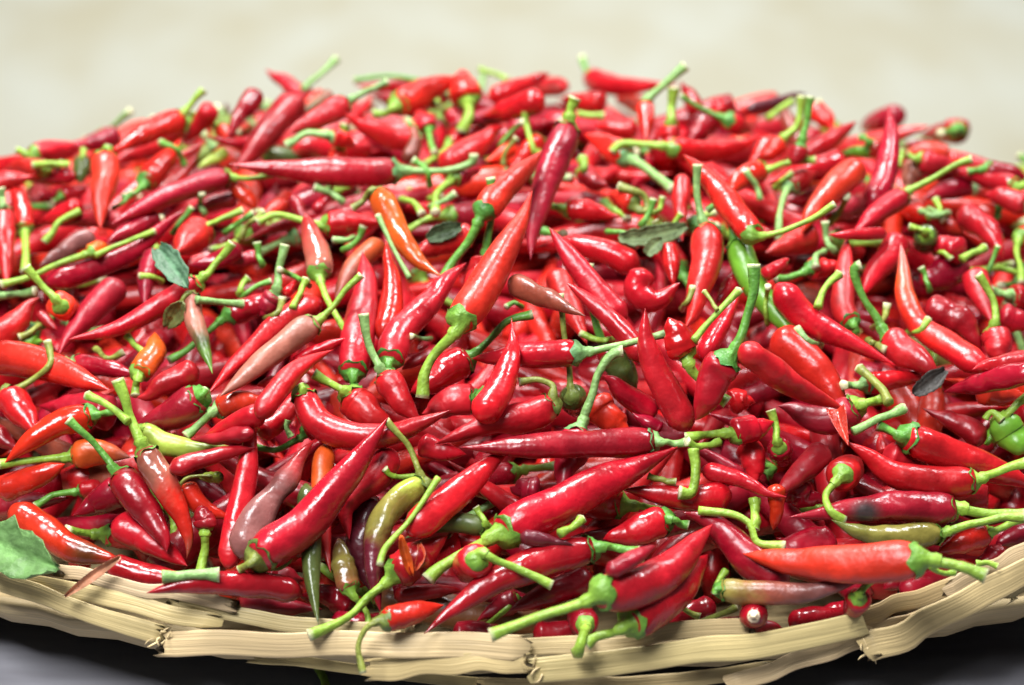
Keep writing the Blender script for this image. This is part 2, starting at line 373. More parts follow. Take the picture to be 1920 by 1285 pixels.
# ------------------------------------------------------------------ colours and materials
PIG = {'r': (.57, .008, .015), 'o': (.68, .022, .011), 'O': (.76, .10, .012), 'd': (.35, .005, .016), 'k': (.10, .010, .018),
       'g': (.17, .42, .03), 'G': (.075, .10, .022), 'l': (.42, .55, .07), 's': (.44, .15, .10), 'm': (.26, .095, .085),
       'b': (.26, .055, .03), 'v': (.26, .22, .045)}
STEMPIG = {'': (.12, .32, .045), 'l': (.27, .44, .05), 'a': (.24, .42, .13), 'v': (.22, .25, .045)}
def mat(name, rough, bump=0.0, scale=300, spec=0.5, fibre=False, mott=0.25, sss=0.0, rvar=0.12, coat=0.0, vary=0.0):
    m = bpy.data.materials.new(name); m.use_nodes = True
    nt = m.node_tree; N = nt.nodes; L = nt.links; p = N['Principled BSDF']
    at = N.new('ShaderNodeAttribute'); at.attribute_name = 'tint'
    geo = N.new('ShaderNodeNewGeometry')
    nz = N.new('ShaderNodeTexNoise'); nz.inputs['Scale'].default_value = scale * .55; nz.inputs['Detail'].default_value = 4
    if fibre:
        fa = N.new('ShaderNodeAttribute'); fa.attribute_name = 'fib'
        L.new(fa.outputs['Vector'], nz.inputs['Vector']); nz.inputs['Scale'].default_value = 1.0
    else:
        L.new(geo.outputs['Position'], nz.inputs['Vector'])
    mr = N.new('ShaderNodeMapRange'); mr.inputs[1].default_value = .3; mr.inputs[2].default_value = .7
    mr.inputs[3].default_value = 1 - mott; mr.inputs[4].default_value = 1 + mott * .6
    L.new(nz.outputs['Fac'], mr.inputs[0])
    mx = N.new('ShaderNodeMix'); mx.data_type = 'RGBA'; mx.blend_type = 'MULTIPLY'; mx.inputs[0].default_value = 1
    L.new(at.outputs['Color'], mx.inputs[6]); L.new(mr.outputs[0], mx.inputs[7])
    L.new(mx.outputs[2], p.inputs['Base Color'])
    if vary:                                                   # uneven ripening: large soft blotches and a few dark specks
        bl = N.new('ShaderNodeTexNoise'); bl.inputs['Scale'].default_value = 55; bl.inputs['Detail'].default_value = 3; bl.inputs['Distortion'].default_value = .6
        L.new(geo.outputs['Position'], bl.inputs['Vector'])
        q1 = N.new('ShaderNodeMapRange'); q1.inputs[1].default_value = .36; q1.inputs[2].default_value = .66; q1.inputs[3].default_value = .62; q1.inputs[4].default_value = 1.12
        L.new(bl.outputs['Fac'], q1.inputs[0])
        m2 = N.new('ShaderNodeMix'); m2.data_type = 'RGBA'; m2.blend_type = 'MULTIPLY'; m2.inputs[0].default_value = 1
        L.new(mx.outputs[2], m2.inputs[6]); L.new(q1.outputs[0], m2.inputs[7]); L.new(m2.outputs[2], p.inputs['Base Color'])
    rr = N.new('ShaderNodeMapRange'); rr.inputs[1].default_value = .3; rr.inputs[2].default_value = .7
    rr.inputs[3].default_value = rough - rvar * .5; rr.inputs[4].default_value = rough + rvar * .5
    L.new(nz.outputs['Fac'], rr.inputs[0])
    if vary:                                                   # some pods shinier, some duller
        oi = N.new('ShaderNodeObjectInfo'); ma = N.new('ShaderNodeMath'); ma.operation = 'MULTIPLY_ADD'
        L.new(oi.outputs['Random'], ma.inputs[0]); ma.inputs[1].default_value = vary; L.new(rr.outputs[0], ma.inputs[2])
        L.new(ma.outputs[0], p.inputs['Roughness'])
    else: L.new(rr.outputs[0], p.inputs['Roughness'])
    p.inputs['Specular IOR Level'].default_value = spec
    p.inputs['Coat Weight'].default_value = coat; p.inputs['Coat Roughness'].default_value = .08
    if sss:
        p.inputs['Subsurface Weight'].default_value = sss
        p.inputs['Subsurface Radius'].default_value = (1, .25, .15); p.inputs['Subsurface Scale'].default_value = .003
    if bump:
        n2 = N.new('ShaderNodeTexNoise'); n2.inputs['Scale'].default_value = 1.0 if fibre else scale; n2.inputs['Detail'].default_value = 2
        L.new((fa.outputs['Vector'] if fibre else geo.outputs['Position']), n2.inputs['Vector'])
        b = N.new('ShaderNodeBump'); b.inputs['Strength'].default_value = bump; b.inputs['Distance'].default_value = .0012
        L.new(n2.outputs['Fac'], b.inputs['Height']); L.new(b.outputs[0], p.inputs['Normal'])
    return m
M_SKIN = mat('chilli_skin', .18, bump=.42, scale=230, spec=.55, mott=.22, rvar=.16, vary=.24)
M_WRINKLE = mat('wrinkled_skin', .22, bump=.40, scale=260, spec=.5, mott=.30, vary=.16)
M_STEM = mat('stem_green', .42, bump=.35, scale=700, spec=.4, mott=.30)
M_LEAF = mat('leaf_green', .5, bump=.6, scale=350, spec=.35, mott=.4)
M_DRY = mat('dried_skin', .28, bump=.5, scale=350, spec=.5, mott=.35)
M_STRAW = mat('straw', .46, bump=.28, scale=1, spec=.4, fibre=True, mott=.22)

def flat_mat(name, build):
    m = bpy.data.materials.new(name); m.use_nodes = True
    build(m.node_tree, m.node_tree.nodes['Principled BSDF']); return m
def wall_nodes(nt, p):
    N, L = nt.nodes, nt.links
    g = N.new('ShaderNodeNewGeometry'); mp = N.new('ShaderNodeMapping'); mp.inputs['Scale'].default_value = (1, .45, 1)
    L.new(g.outputs['Position'], mp.inputs[0])
    z = N.new('ShaderNodeTexNoise'); z.inputs['Scale'].default_value = 5.5; z.inputs['Detail'].default_value = 3
    L.new(mp.outputs[0], z.inputs['Vector'])
    r = N.new('ShaderNodeValToRGB'); r.color_ramp.elements[0].position = .32; r.color_ramp.elements[1].position = .68
    r.color_ramp.elements[0].color = (.73, .69, .51, 1); r.color_ramp.elements[1].color = (.82, .83, .71, 1)
    L.new(z.outputs['Fac'], r.inputs[0]); L.new(r.outputs[0], p.inputs['Base Color'])
    p.inputs['Roughness'].default_value = .8
    b = N.new('ShaderNodeBump'); b.inputs['Distance'].default_value = .003; L.new(z.outputs['Fac'], b.inputs['Height']); L.new(b.outputs[0], p.inputs['Normal'])
def table_nodes(nt, p):
    N, L = nt.nodes, nt.links
    g = N.new('ShaderNodeNewGeometry')
    mp = N.new('ShaderNodeMapping'); mp.inputs['Scale'].default_value = (.4, 2.2, 1); L.new(g.outputs['Position'], mp.inputs[0])
    z = N.new('ShaderNodeTexNoise'); z.inputs['Scale'].default_value = 13; z.inputs['Detail'].default_value = 4
    L.new(mp.outputs[0], z.inputs['Vector'])
    r = N.new('ShaderNodeValToRGB'); r.color_ramp.elements[0].position = .35; r.color_ramp.elements[1].position = .75
    r.color_ramp.elements[0].color = (.085, .075, .09, 1); r.color_ramp.elements[1].color = (.36, .36, .39, 1)
    L.new(z.outputs['Fac'], r.inputs[0]); L.new(r.outputs[0], p.inputs['Base Color'])
    q = N.new('ShaderNodeMapRange'); q.inputs[3].default_value = .18; q.inputs[4].default_value = .5
    L.new(z.outputs['Fac'], q.inputs[0]); L.new(q.outputs[0], p.inputs['Roughness'])
    b = N.new('ShaderNodeBump'); b.inputs['Strength'].default_value = .35; b.inputs['Distance'].default_value = .004
    L.new(z.outputs['Fac'], b.inputs['Height']); L.new(b.outputs[0], p.inputs['Normal'])
M_WALL = flat_mat('plaster', wall_nodes); M_TABLE = flat_mat('dark_table', table_nodes)
def trim_nodes(nt, p):
    p.inputs['Base Color'].default_value = (.55, .56, .60, 1); p.inputs['Metallic'].default_value = .8; p.inputs['Roughness'].default_value = .3
M_TRIM = flat_mat('table_trim', trim_nodes)

# ------------------------------------------------------------------ object helpers
def link(name, me, parent=None, loc=None):
    o = bpy.data.objects.new(name, me); COL.objects.link(o)
    if parent is not None: o.parent = parent
    if loc is not None: o.location = loc
    return o
def tag(o, label=None, cat=None, group=None, kind=None):
    if label: o['label'] = label
    if cat: o['category'] = cat
    if group: o['group'] = group
    if kind: o['kind'] = kind
    return o
def mesh(name, V, F, mats, tint=None, fib=None, mi=None, smooth=True):
    me = bpy.data.meshes.new(name)
    me.from_pydata([tuple(v) for v in np.asarray(V, float).tolist()], [], F)
    for m in (mats if isinstance(mats, (list, tuple)) else [mats]): me.materials.append(m)
    if tint is not None:
        a = me.attributes.new('tint', 'FLOAT_COLOR', 'POINT')
        c = np.ones((len(V), 4), np.float32); c[:, :3] = np.clip(tint, 0, 1); a.data.foreach_set('color', c.ravel())
    if fib is not None:
        a = me.attributes.new('fib', 'FLOAT_VECTOR', 'POINT'); a.data.foreach_set('vector', np.asarray(fib, np.float32).ravel())
    if smooth: me.polygons.foreach_set('use_smooth', np.ones(len(me.polygons), bool))
    if mi is not None: me.polygons.foreach_set('material_index', np.asarray(mi, np.int32))
    me.update(); return me
def box(name, lo, hi, m, parent=None):
    x0, y0, z0 = lo; x1, y1, z1 = hi
    V = [(x0,y0,z0),(x1,y0,z0),(x1,y1,z0),(x0,y1,z0),(x0,y0,z1),(x1,y0,z1),(x1,y1,z1),(x0,y1,z1)]
    F = [(0,3,2,1),(4,5,6,7),(0,1,5,4),(1,2,6,5),(2,3,7,6),(3,0,4,7)]
    return link(name, mesh(name, V, F, m, smooth=False), parent)
def unit(v): return v / (np.linalg.norm(v, axis=-1, keepdims=True) + 1e-12)
def catmull(P, n):
    P = np.asarray(P, float)
    if len(P) == 2: return P[0] + (P[1] - P[0]) * np.linspace(0, 1, n)[:, None]
    Q = np.vstack([2 * P[0] - P[1], P, 2 * P[-1] - P[-2]])
    d = np.concatenate([[0], np.cumsum(np.linalg.norm(np.diff(P, axis=0), axis=1))]); d /= d[-1]
    s = np.linspace(0, 1, n); k = np.clip(np.searchsorted(d, s, 'right') - 1, 0, len(P) - 2)
    t = ((s - d[k]) / (d[k + 1] - d[k]))[:, None]
    p0, p1, p2, p3 = Q[k], Q[k + 1], Q[k + 2], Q[k + 3]
    return .5 * (2 * p1 + (p2 - p0) * t + (2 * p0 - 5 * p1 + 4 * p2 - p3) * t ** 2 + (3 * p1 - p0 - 3 * p2 + p3) * t ** 3)
def frames(C, n0=None):
    T = unit(np.gradient(C, axis=0))
    if n0 is None:
        n0 = np.cross(T[0], [.31, .22, .92])
        if np.linalg.norm(n0) < .2: n0 = np.cross(T[0], [1, 0, 0])
    Ns = []; n = n0
    for t in T:
        n = n - t * np.dot(n, t); n = n / (np.linalg.norm(n) + 1e-12); Ns.append(n)
    Ns = np.array(Ns); return T, Ns, np.cross(T, Ns)
def tube(C, R, seg, mod=None, frame=None, cap=True):
    """rings round the centreline C with radii R; mod is a (rings, seg) factor"""
    T, N, Bn = frame if frame else frames(C)
    th = np.linspace(0, 2 * math.pi, seg, endpoint=False)
    rr = np.asarray(R)[:, None] * np.ones((1, seg))
    if mod is not None: rr = rr * mod
    V = C[:, None] + rr[..., None] * (np.cos(th)[None, :, None] * N[:, None] + np.sin(th)[None, :, None] * Bn[:, None])
    n = len(C); V = V.reshape(-1, 3); F = []
    for i in range(n - 1):
        a = i * seg
        for j in range(seg):
            k = (j + 1) % seg; F.append((a + j, a + k, a + seg + k, a + seg + j))
    if cap:
        V = np.vstack([V, C[0], C[-1]]); c0 = n * seg; e = (n - 1) * seg
        for j in range(seg):
            k = (j + 1) % seg; F.append((c0, k, j)); F.append((c0 + 1, e + j, e + k))
    return V, F
def smooth_noise(n, k, rng):
    x = np.linspace(0, k, n); c = rng.normal(size=k + 3); i = x.astype(int); t = x - i; t = t * t * (3 - 2 * t)
    return c[i] * (1 - t) + c[i + 1] * t
def resample(C, n):
    d = np.concatenate([[0], np.cumsum(np.linalg.norm(np.diff(C, axis=0), axis=1))]); s = np.linspace(0, d[-1], n)
    return np.stack([np.interp(s, d, C[:, i]) for i in range(3)], 1), d[-1]

# ------------------------------------------------------------------ the heap as a surface
H, PEX = 0.082, 2.8
def heap_z(x, y):
    rho = np.sqrt((x / A) ** 2 + (y / B) ** 2)
    return np.where(rho < 1, ZR - .006 + H * (1 - np.minimum(rho, 1) ** PEX), ZR - .006 - (rho - 1) * .2)
def rays(px):
    px = np.atleast_2d(np.asarray(px, float))
    return unit((FW * FP + RT * (px[:, :1] - PHOTO_W / 2) + UP * (PHOTO_H / 2 - px[:, 1:2])) / FP)
def hit(px):
    """distance along each sight line to the heap's smooth surface (closest approach where it passes over the crest)"""
    D = rays(px); t = np.linspace(.45, 1.05, 301)
    P = CAM + D[:, None] * t[None, :, None]
    g = P[..., 2] - heap_z(P[..., 0], P[..., 1])
    below = g < 0; first = np.argmax(below, 1); none = ~below.any(1)
    first = np.where(none, np.argmin(g, 1), first)
    out = t[first]
    i = np.arange(len(out)); f = np.maximum(first, 1)
    g0, g1 = g[i, f - 1], g[i, f]
    fr = np.where(none, 0, g0 / np.where(np.abs(g0 - g1) < 1e-9, 1, g0 - g1))
    return np.where(none, out, t[f - 1] + fr * (t[1] - t[0]))
def project(P):
    d = np.asarray(P) - CAM; z = d @ FW
    return np.stack([PHOTO_W / 2 + FP * (d @ RT) / z, PHOTO_H / 2 - FP * (d @ UP) / z], -1), np.linalg.norm(d, axis=-1)

# ------------------------------------------------------------------ stacking: each piece is laid on what is already there
PX = np.zeros((0, 2)); PT = np.zeros(0); PR = np.zeros(0)     # survey point, distance, radius (survey units) of laid pieces
LIFT = {0: -.022, 1: -.015, 2: -.008, 3: -.001, 4: .004, 5: .008}
def required(px, rpx, t0, layer, soft=.82):
    m = t0 * rpx / FP
    req = t0 - LIFT[layer] - m * .3
    if len(PX):
        for i in range(len(px)):
            d = np.linalg.norm(PX - px[i], axis=1); s = rpx[i] + PR
            k = d < s * .92
            if k.any():
                sep = np.sqrt(s[k] ** 2 - d[k] ** 2) / FP * PT[k] * soft
                req[i] = min(req[i], (PT[k] - sep).min())
    return np.maximum(req, t0 - .040)
def support(s, req, lim):
    """farthest straight line that stays in front of every requirement"""
    best = None
    for b in np.linspace(-lim, lim, 41):
        a = (req - b * s).min(); v = a + b * .5
        if best is None or v > best[0] + 1e-6: best = (v, a, b)
    return best[1], best[2]
def profile(s, q, e):
    r = np.where(s < .12, .72 + .28 * np.sin(np.pi / 2 * np.clip(s / .12, 0, 1)), 1.0)
    u = np.clip((s - .12) / .88, 0, 1); return r * np.maximum(1 - u ** q, 0) ** e * (1 - .10 * u)
RIMPX = np.zeros((0, 2)); RIMT = np.zeros(0); RIMR = np.zeros(0)     # the straw rim, for what hangs over it
def over_rim(px, rpx, req):
    for i in range(len(px)):
        dd_ = np.linalg.norm(RIMPX - px[i], axis=1); s_ = RIMR + rpx[i]; k = dd_ < s_ * .9
        if k.any(): req[i] = min(req[i], (RIMT[k] - rpx[i] / FP * RIMT[k] - .004).min())
    return req
def lay(px_pts, wpx, layer, tilt=0.0, taper=True, n=14):
    global PX, PT, PR
    px = catmull(px_pts, n); s = np.linspace(0, 1, n)
    rp = wpx / 2 * (profile(s, 2.8, .8) * .9 + .1 if taper else np.ones(n))
    t0 = hit(px); L = np.linalg.norm(np.diff(px, axis=0), axis=1).sum() / FP * t0.mean()
    req = required(px, rp, t0, layer)
    if layer >= 4: req = over_rim(px, rp, req)
    a, b = support(s, req, max(L * .75, .004)); T = a + b * s + tilt * s
    PX = np.vstack([PX, px]); PT = np.concatenate([PT, T]); PR = np.concatenate([PR, rp])
    return CAM + rays(px) * T[:, None], T
def lay_stem(px_pts, wpx, T0, layer, n=12):
    global PX, PT, PR
    px = catmull(px_pts, n); rp = np.full(n, wpx / 2 * .8)
    t0 = hit(px); req = required(px, rp, np.maximum(t0, 0), layer); req[:2] = T0
    T = np.minimum(T0, req); T = np.maximum(T, T0 - .025)
    if layer >= 4: T = over_rim(px, rp, T)
    T[0] = T0
    for _ in range(3): T[1:-1] = np.minimum(T[1:-1] , .25 * T[:-2] + .5 * T[1:-1] + .25 * T[2:]) * .5 + .5 * (.25 * T[:-2] + .5 * T[1:-1] + .25 * T[2:])
    PX = np.vstack([PX, px]); PT = np.concatenate([PT, T]); PR = np.concatenate([PR, rp])
    return CAM + rays(px) * T[:, None]

# ------------------------------------------------------------------ chilli parts
def tint_along(s, codes, jit):
    c = np.array([PIG[k] for k in codes]); x = np.linspace(0, 1, len(codes)) if len(codes) > 1 else np.array([0.])
    if len(codes) == 1: c = np.vstack([c, c]); x = np.array([0., 1.])
    return np.stack([np.interp(s, x, c[:, i]) for i in range(3)], -1) * jit
def body_mesh(C, R, codes, rng, rings=38, seg=18, rough=1.0, jit=None, spot=None, blunt=False):
    s = 1 - (1 - np.linspace(0, 1, rings)) ** 1.25; s[0] = 0; s[-1] = 1
    d = np.concatenate([[0], np.cumsum(np.linalg.norm(np.diff(C, axis=0), axis=1))]); d /= d[-1]
    D = catmull(C, 60); dd = np.linspace(0, 1, 60)
    Cs = np.stack([np.interp(s, dd, D[:, i]) for i in range(3)], 1)
    Cs = Cs + np.stack([smooth_noise(rings, 4, rng) for _ in range(3)], 1) * R * .06 * np.minimum(s * 5, 1)[:, None]
    q, e = rng.uniform(2.1, 3.5), rng.uniform(.84, 1.08); rough = rough * rng.uniform(.6, 1.4)
    r = profile(s, q, e) * R
    if blunt: r = r * np.minimum(1, .30 + .70 * np.sqrt(np.clip(s / .09, 0, 1)) / 1.0)
    r = r * (1 + .035 * rough * smooth_noise(rings, 7, rng)); r[-1] = R * .03
    th = np.linspace(0, 2 * math.pi, seg, endpoint=False)
    mod = 1 + .03 * rough * np.cos(3 * th + rng.uniform(0, 6))[None] + .02 * np.cos(2 * th + rng.uniform(0, 6))[None]
    a = np.stack([smooth_noise(rings, 9, rng) for _ in range(4)], 1)
    for k in range(4): mod = mod + .018 * rough * a[:, k:k + 1] * np.cos((k + 1) * th + rng.uniform(0, 6))[None]
    rip = smooth_noise(rings, max(rings // 3, 8), rng)[:, None] * np.cos(th + rng.uniform(0, 6))[None] * .6 + smooth_noise(rings, max(rings // 3, 8), rng)[:, None] * .5
    mod = mod + .013 * rough * rip
    V, F = tube(Cs, r, seg, mod)
    if jit is None: jit = 1.0
    ss = np.concatenate([np.repeat(s, seg), [0, 1]])
    if len(codes) > 1: ss = np.clip(ss + rng.normal(size=len(ss)) * .03 + np.concatenate([np.repeat(smooth_noise(rings, 6, rng) * .06, seg), [0, 0]]) * np.cos(np.concatenate([np.tile(th, rings), [0, 0]]) + 1), 0, 1)
    tc = tint_along(ss, codes, jit)
    if spot is not None:
        w = np.clip(1.5 - np.linalg.norm(V - spot[0], axis=1) / spot[1] * 1.0, 0, 1)[:, None]; tc = tc * (1 - w) + np.array(spot[2]) * w
    return V, F, tc
def curve_at(C, s):
    d = np.concatenate([[0], np.cumsum(np.linalg.norm(np.diff(C, axis=0), axis=1))])
    return np.stack([np.interp(s, d, C[:, i]) for i in range(3)], -1)
def calyx_mesh(bodyC, stemC, R, rs, tone, rng, seg=20):
    """green cup gripping the shoulder of the fruit and narrowing into the stem"""
    Cb = catmull(bodyC, 80); back = Cb[:30][::-1]; full = np.vstack([back, stemC[1:]])
    L0 = np.linalg.norm(np.diff(back, axis=0), axis=1).sum()
    arc = np.array([-.30, -.24, -.05, .10, .30, .55, .85, 1.15]) * R + L0
    rad = np.array([1.00, 1.02, .90, .78, .56, .40, rs / R * 1.25, rs / R * .98]) * R
    rad = np.maximum(rad, rs * .95)
    C = curve_at(full, arc)
    th = np.linspace(0, 2 * math.pi, seg, endpoint=False); nl = rng.integers(5, 7); ph = rng.uniform(0, 6)
    V, F = tube(C, rad, seg, 1 + .03 * rng.normal(size=(len(arc), seg)) + .07 * np.cos(nl * th + ph)[None] * np.array([0, .3, .8, 1, 1, 1, .8, .3])[:, None], cap=False)
    T, _, _ = frames(C); lob = (np.cos(nl * th + ph) * .17 + rng.normal(size=seg) * .04) * R
    for i in (0, 1):
        V[i * seg:(i + 1) * seg] -= T[0][None] * lob[:, None] * (1 if i == 0 else .8)
    V[:seg] += unit(V[:seg] - C[0]) * (.05 * R)
    t = np.linspace(0, 1, len(arc)).repeat(seg)[:, None]
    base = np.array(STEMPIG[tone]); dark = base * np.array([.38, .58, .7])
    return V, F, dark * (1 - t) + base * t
def stem_mesh(C, rs, tone, rng, seg=10, rings=22, dark_tip=False):
    D = catmull(C, rings); s = np.linspace(0, 1, rings)
    D = D + np.stack([smooth_noise(rings, 4, rng) for _ in range(3)], 1) * rs * .12 * np.minimum(s * 4, 1)[:, None]
    r = rs * (1.05 - .28 * np.sin(np.pi * np.clip(s, 0, 1)) + .12 * s ** 6)
    r = r * (1 + .04 * smooth_noise(rings, 8, rng))
    th = np.linspace(0, 2 * math.pi, seg, endpoint=False)
    V, F = tube(D, r, seg, 1 + .07 * np.cos(5 * th)[None] * np.ones((rings, 1)))
    base = np.array(STEMPIG[tone]) * rng.uniform(.85, 1.12)
    t = np.concatenate([np.repeat(s, seg), [0, 1]])[:, None]
    c = base * (1 - .0 * t); cut = np.array((.62, .60, .36)); w = np.clip((t - .965) / .03, 0, 1)
    if dark_tip: cut = np.array((.035, .03, .025)); w = np.clip((t - .80) / .12, 0, 1)
    return V, F, c * (1 - w) + cut * w

# ------------------------------------------------------------------ table, wall
wall_y = B + .022
tag(box('floor', (-8, -3, -.80), (8, 11, -.75), M_WALL), kind='structure')
TEDGE = -B - .082
table = tag(box('table', (-1.6, TEDGE, -.03), (1.6, wall_y - .003, 0.0), M_TABLE), kind='structure')
box('table_trim', (-1.6, TEDGE - .006, -.04), (1.6, TEDGE - .0005, -.003), M_TRIM, table)
# ------------------------------------------------------------------ read the survey
def pts(t): return [tuple(float(v) for v in p.split(',')) for p in t.split()]
def parse(text):
    out = []
    for n, line in enumerate(l for l in text.strip().splitlines() if l.strip()):
        f = (line.split('|') + [''] * 5)[:5]
        c, lay_, w = f[0].split()
        e = dict(codes=c.split('>'), layer=int(lay_), w=float(w), body=pts(f[1]), stem=None, tilt=0.0, label=f[4].strip(), n=n)
        if f[2].strip():
            a = f[2].split(' ', 1); tone = a[0][-1] if a[0][-1].isalpha() else ''
            e['stem'] = (float(a[0].rstrip('alv')), tone, pts(a[1]))
        elif False: pass
        if f[3].startswith('tip='): e['tilt'] = float(f[3][4:])
        elif f[3].strip() and not e['label']: e['label'] = f[3].strip()
        out.append(e)
    return out
ENT = parse(PEPPERS)
for e in ENT: e['kind'] = 'p'
STK = []
for n, line in enumerate(l for l in STALKS.strip().splitlines()):
    h, p, lab = line.split('|'); c, la, w = h.split()
    STK.append(dict(kind='s', tone=c, layer=int(la), w=float(w), body=pts(p), label=lab, n=1000 + n))
ORDER = sorted(ENT + STK, key=lambda e: (e['layer'], e['n']))

def rim_point(px, out=1.0):
    D = rays(px); a, b = A * out, B * out
    qa = (D[:, 0] / a) ** 2 + (D[:, 1] / b) ** 2; qb = 2 * (CAM[0] * D[:, 0] / a ** 2 + CAM[1] * D[:, 1] / b ** 2)
    qc = (CAM[0] / a) ** 2 + (CAM[1] / b) ** 2 - 1
    disc = qb ** 2 - 4 * qa * qc
    t = np.where(disc > 0, (-qb - np.sqrt(np.maximum(disc, 0))) / (2 * qa), -qb / (2 * qa))
    return CAM + D * t[:, None], t
# strips that show along the front: width, how far outward, tone | points
STRIPS = r'''
26 .990 1.0|105,1070 200,1089 320,1112 430,1140
32 1.000 .98|-30,1076 40,1090 110,1100 190,1121 290,1146 400,1168
36 1.010 .96|-40,1080 30,1102 110,1130 200,1160 300,1190
30 .985 .85|330,1122 420,1148 520,1166 640,1175 760,1176
48 1.016 1.08|303,1205 420,1208 560,1209 720,1211 860,1211 985,1213
20 1.006 .75|480,1230 600,1246 720,1263 840,1278 950,1286
42 1.024 1.05|690,1258 780,1250 880,1240 1000,1236
34 1.000 .95|960,1214 1060,1212 1180,1197 1290,1182 1400,1176
48 1.030 1.06|1000,1258 1120,1247 1250,1232 1380,1214 1500,1197 1605,1172
30 1.010 .85|900,1288 1040,1285 1180,1281 1320,1272 1440,1258
34 1.022 .95|1380,1275 1470,1250 1560,1222 1650,1190 1720,1160
34 1.006 .92|1600,1160 1680,1136 1760,1108 1850,1072
52 1.036 .88|1632,1216 1700,1186 1790,1142 1880,1096 1960,1048
34 1.010 .84|1780,1100 1860,1066 1960,1015
30 1.020 .82|1890,1112 1930,1092 1990,1050
'''
for line in STRIPS.strip().splitlines():
    h_, p_ = line.split('|'); w_, out_, _t = [float(v) for v in h_.split()]
    q_ = catmull(pts(p_), 40); RIMPX = np.vstack([RIMPX, q_]); RIMT = np.concatenate([RIMT, rim_point(q_, out_)[1]]); RIMR = np.concatenate([RIMR, np.full(40, w_ / 2)])

# ------------------------------------------------------------------ lay the chillies one after another
COLOUR_WORD = {'r': 'red', 'o': 'orange-red', 'O': 'orange', 'd': 'crimson', 'k': 'maroon', 'g': 'green', 'G': 'dark green', 'l': 'lime green',
               's': 'salmon pink', 'm': 'mauve', 'b': 'brown', 'v': 'olive'}
STEM_WORD = {'': 'green', 'l': 'lime', 'a': 'pale green', 'v': 'olive'}
PEPPER_GROUP = 'chilli peppers heaped in the basket'
MARKS_TXT = r'''
590,320 the longest crimson chilli|540,150 the lone jutting tip|870,165 the hanging crest stem|1030,360 the long speckled chilli|755,445 the curved orange chilli
660,420 the wavy-stemmed chilli|930,490 the big orange-red chilli|1345,280 the hooked-stem chilli|1350,370 the thin-stemmed chilli|1315,510 the plump orange chilli
1440,550 the bright green chilli|1665,300 the upright dark chilli|1455,175 the purplish crest chilli|1690,400 the straight-stemmed chilli|215,465 the crossing lime stems
180,590 the blunt crimson chilli|260,580 the slender diagonal chilli|375,630 the withered two-colour chilli|500,680 the salmon-brown chilli|585,450 the dusty pink chilli
280,660 the tip-up orange chilli|90,695 the large smooth chilli|700,800 the smile-shaped chilli|1025,560 the dark brown chilli|1235,540 the hook-shaped chilli
990,665 the black-tipped sage stem|1240,700 the bright tip-up chilli|1340,720 the long-stemmed broad chilli|1580,630 the streaked glossy chilli|1710,600 the shrivelled orange chilli
1500,715 the see-through torn tip|1745,715 the blackened dry leaf|350,830 the pale lime chilli|310,930 the olive-and-orange chilli|265,950 the star-calyx chilli
130,1010 the brown-patched chilli|600,920 the largest glossy chilli|520,930 the withered mauve chilli|585,1060 the hanging olive chilli|720,990 the green-to-maroon chilli
865,915 the stripped pale stalk|790,1050 the split chilli|920,790 the crooked-stem chilli|1040,835 the dead-level crimson chilli|1090,930 the very large chilli
1300,850 the knot of stems|1390,1030 the broad deep red chilli|1780,850 the square-lit chilli|1710,880 the sickle-shaped chilli|1640,955 the rotten-spotted chilli
1580,890 the hexagonal calyx|1900,820 the vivid green chilli|1660,1000 the dull olive chilli|770,1150 the small rim chilli|950,1100 the cone-stemmed chilli
1230,1080 the two-tone stem|1413,1155 the cream stem scar|1480,1108 the olive-based chilli|1560,1060 the large wavy chilli|430,1095 the rim-lying crimson chilli
40,350 the pale end stem|330,330 the pale-calyx chilli|1870,640 the knobby flank chilli|1860,430 the flank's end stems|1230,440 the crumpled pale leaf
'''
MARK_XY = []; MARK_NAME = []
for t in MARKS_TXT.replace('\n', '|').split('|'):
    if t.strip():
        a, nme = t.strip().split(' ', 1); MARK_XY.append([float(v) for v in a.split(',')]); MARK_NAME.append(nme)
MARK_XY = np.array(MARK_XY)
USED = set()
def auto_label(e, P, length, width):
    px = np.array(e['body']); chord = np.linalg.norm(px[-1] - px[0]); arc = np.linalg.norm(np.diff(px, axis=0), axis=1).sum()
    shape = 'curved' if arc / max(chord, 1) > 1.035 else 'straight'
    build = 'plump' if width / max(length, 1e-3) > .27 else ('slender' if width / max(length, 1e-3) < .17 else '')
    col = COLOUR_WORD[e['codes'][0]]
    zc, yc, xc = P[:, 2].mean(), P[:, 1].mean(), P[:, 0].mean()
    rho = math.hypot(xc / A, yc / B)
    place = ('against the straw rim' if rho > .86 else 'low on the heap' if rho > .68 else 'halfway up the heap' if rho > .42 else 'high on the heap') if yc < .02 else 'along the heap crest'
    st = 'with %s stem showing' % STEM_WORD[e['stem'][1]] if e['stem'] else 'with its stem end buried'
    up = P[-1, 2] - P[0, 2]
    lie = 'tip up' if up > .012 else 'tip down' if up < -.012 else 'lying level'
    c = px.mean(0); dist = np.linalg.norm(MARK_XY - c, axis=1)
    for k in [int(q) for q in dist.argsort()[:4]]:
        if dist[k] > 230: break
        dv = MARK_XY[k] - c
        rel_ = 'just uphill of' if dv[1] > 42 else 'just downhill of' if dv[1] < -42 else 'close beside'
        st = 'with %s stem' % STEM_WORD[e['stem'][1]] if e['stem'] else 'with hidden stem'
        t = ' '.join(w for w in (build or shape, col, 'chilli', st + ',', lie + ',', rel_, MARK_NAME[k]) if w)
        if t not in USED: USED.add(t); return t
    return ' '.join(w for w in (shape, build, col, 'chilli', st + ',', lie, place) if w)
pepper_of = {}
def rel(V, o): return np.asarray(V) - o
